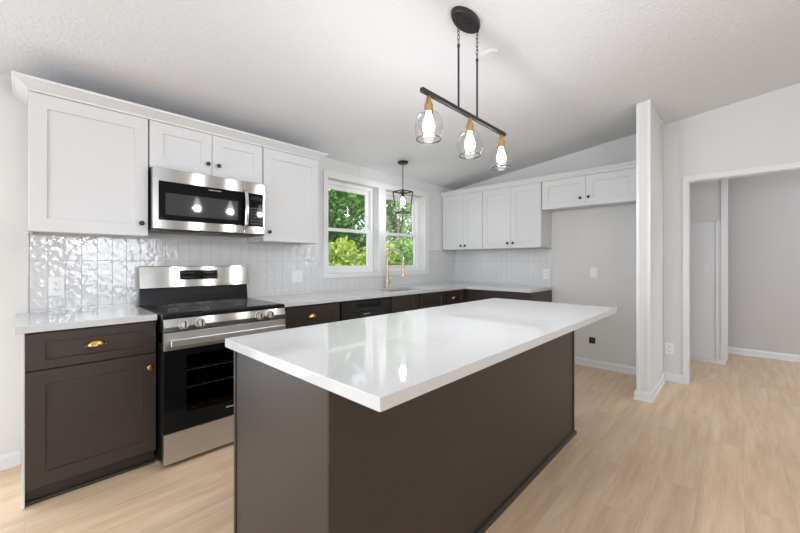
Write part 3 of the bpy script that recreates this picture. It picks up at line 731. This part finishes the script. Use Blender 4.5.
m = MB(FB); m.box(1.945, 1.975, .002, .012, .29, .335, .003); m.tube([(1.99, .004, .33), (1.97, .02, .33), (1.955, .01, .315)], .005, 8); m.build('valve', slotM, root)

# ------------------------------------------------------------------ outdoors
m = MB(); m.box(-30, 60, .3, 70, -1.0, -.8); struct(m.build('ground', grassM, smooth=False))
m = MB(); m.box(-3.2, 6.7, -7.25, .19, -.8, -.121); struct(m.build('foundation', wallM, smooth=False))
def leaves(blobs, n, size):
    V = []; F = []
    tot = sum(b[3]**2 for b in blobs)
    for (bx, by, bz, br) in blobs:
        for _ in range(int(n*br*br/tot)):
            u = random.uniform(-1, 1); t = random.uniform(0, 2*PI); q = math.sqrt(1-u*u)
            rr = br*(random.random()**.35)*random.uniform(.8, 1.08)
            c_ = Vector((bx+rr*q*math.cos(t), by+rr*q*math.sin(t), bz+rr*u*.9))
            d = Vector((random.gauss(0, 1), random.gauss(0, 1), random.gauss(0, .8)-.2)).normalized(); e = d.orthogonal().normalized()
            e = (Matrix.Rotation(random.uniform(0, 2*PI), 3, d) @ e)
            s_ = size*random.uniform(.6, 1.3); k = len(V)
            V += [c_-d*s_, c_+e*s_*.45+d.cross(e)*s_*.08, c_+d*s_, c_-e*s_*.45]; F.append((k, k+1, k+2, k+3))
    return V, F
def tree(name, x, y, h, r, lm, n, size, label, group, cat='tree', low=.25):
    root = thing(name, (x, y, -.8), label, cat, group)
    blobs = []
    for _ in range(16 if cat == 'tree' else 9):
        t = random.uniform(0, 2*PI); rr = r*random.uniform(.1, .75); z_ = -.8+h*random.uniform(low, .92)
        blobs.append((rr*math.cos(t), rr*math.sin(t), z_+.8, r*random.uniform(.32, .52)))
    V, F = leaves(blobs, n, size)
    me = bpy.data.meshes.new('foliage'); me.from_pydata([tuple(v) for v in V], [], F); me.materials.append(lm)
    o = bpy.data.objects.new('foliage', me); COL.objects.link(o); o.parent = root
    m = MB(); m.tube([(x, y, -.8), (x+.05, y, -.8+h*.3), (x, y+.05, -.8+h*.75)], [.017*h, .012*h, .005*h], 8)
    for b in blobs[:7]: m.tube([(x+.03, y, -.8+h*.3), (x+b[0]*.5, y+b[1]*.5, -.8+(b[2]+h*.3)/2), (x+b[0], y+b[1], -.8+b[2])], [.007*h, .005*h, .002*h], 6)
    m.build('trunk', barkM, root)
    return root
tree('leafy_shrub', 4.9, 3.6, 2.75, 1.05, leafL, 5200, .075, 'yellow-green shrub filling the lower panes of the left window', 'shrubs outside the windows', 'shrub', .2)
tree('leafy_shrub', 6.6, 4.4, 2.6, 1.15, leafL, 5200, .075, 'yellow-green shrub outside, right of the mullion', 'shrubs outside the windows', 'shrub', .2)
tree('leafy_shrub', 9.0, 5.0, 2.8, 1.3, leafM, 5000, .08, 'mid-green shrub low in the right window', 'shrubs outside the windows', 'shrub', .2)
GT = 'trees outside the windows'
tree('leafy_tree', 8.4, 8.2, 8.0, 2.35, leafD, 13000, .11, 'dark green tree filling the upper panes of the left window', GT)
tree('leafy_tree', 13.0, 9.8, 7.4, 2.15, leafP, 5500, .11, 'airy light green tree in the upper sash of the right window', GT)
tree('leafy_tree', 17.4, 10.4, 6.0, 1.9, leafM, 3500, .11, 'small pale green tree beyond the right edge of the right window', GT)
tree('leafy_tree', 12.6, 15.6, 8.8, 3.4, leafD, 9000, .16, 'distant dark tree behind the trees of the left window', GT)
tree('leafy_tree', 20.2, 16.2, 7.4, 3.2, leafP, 3000, .16, 'distant mid-green tree low behind the faucet window', GT)
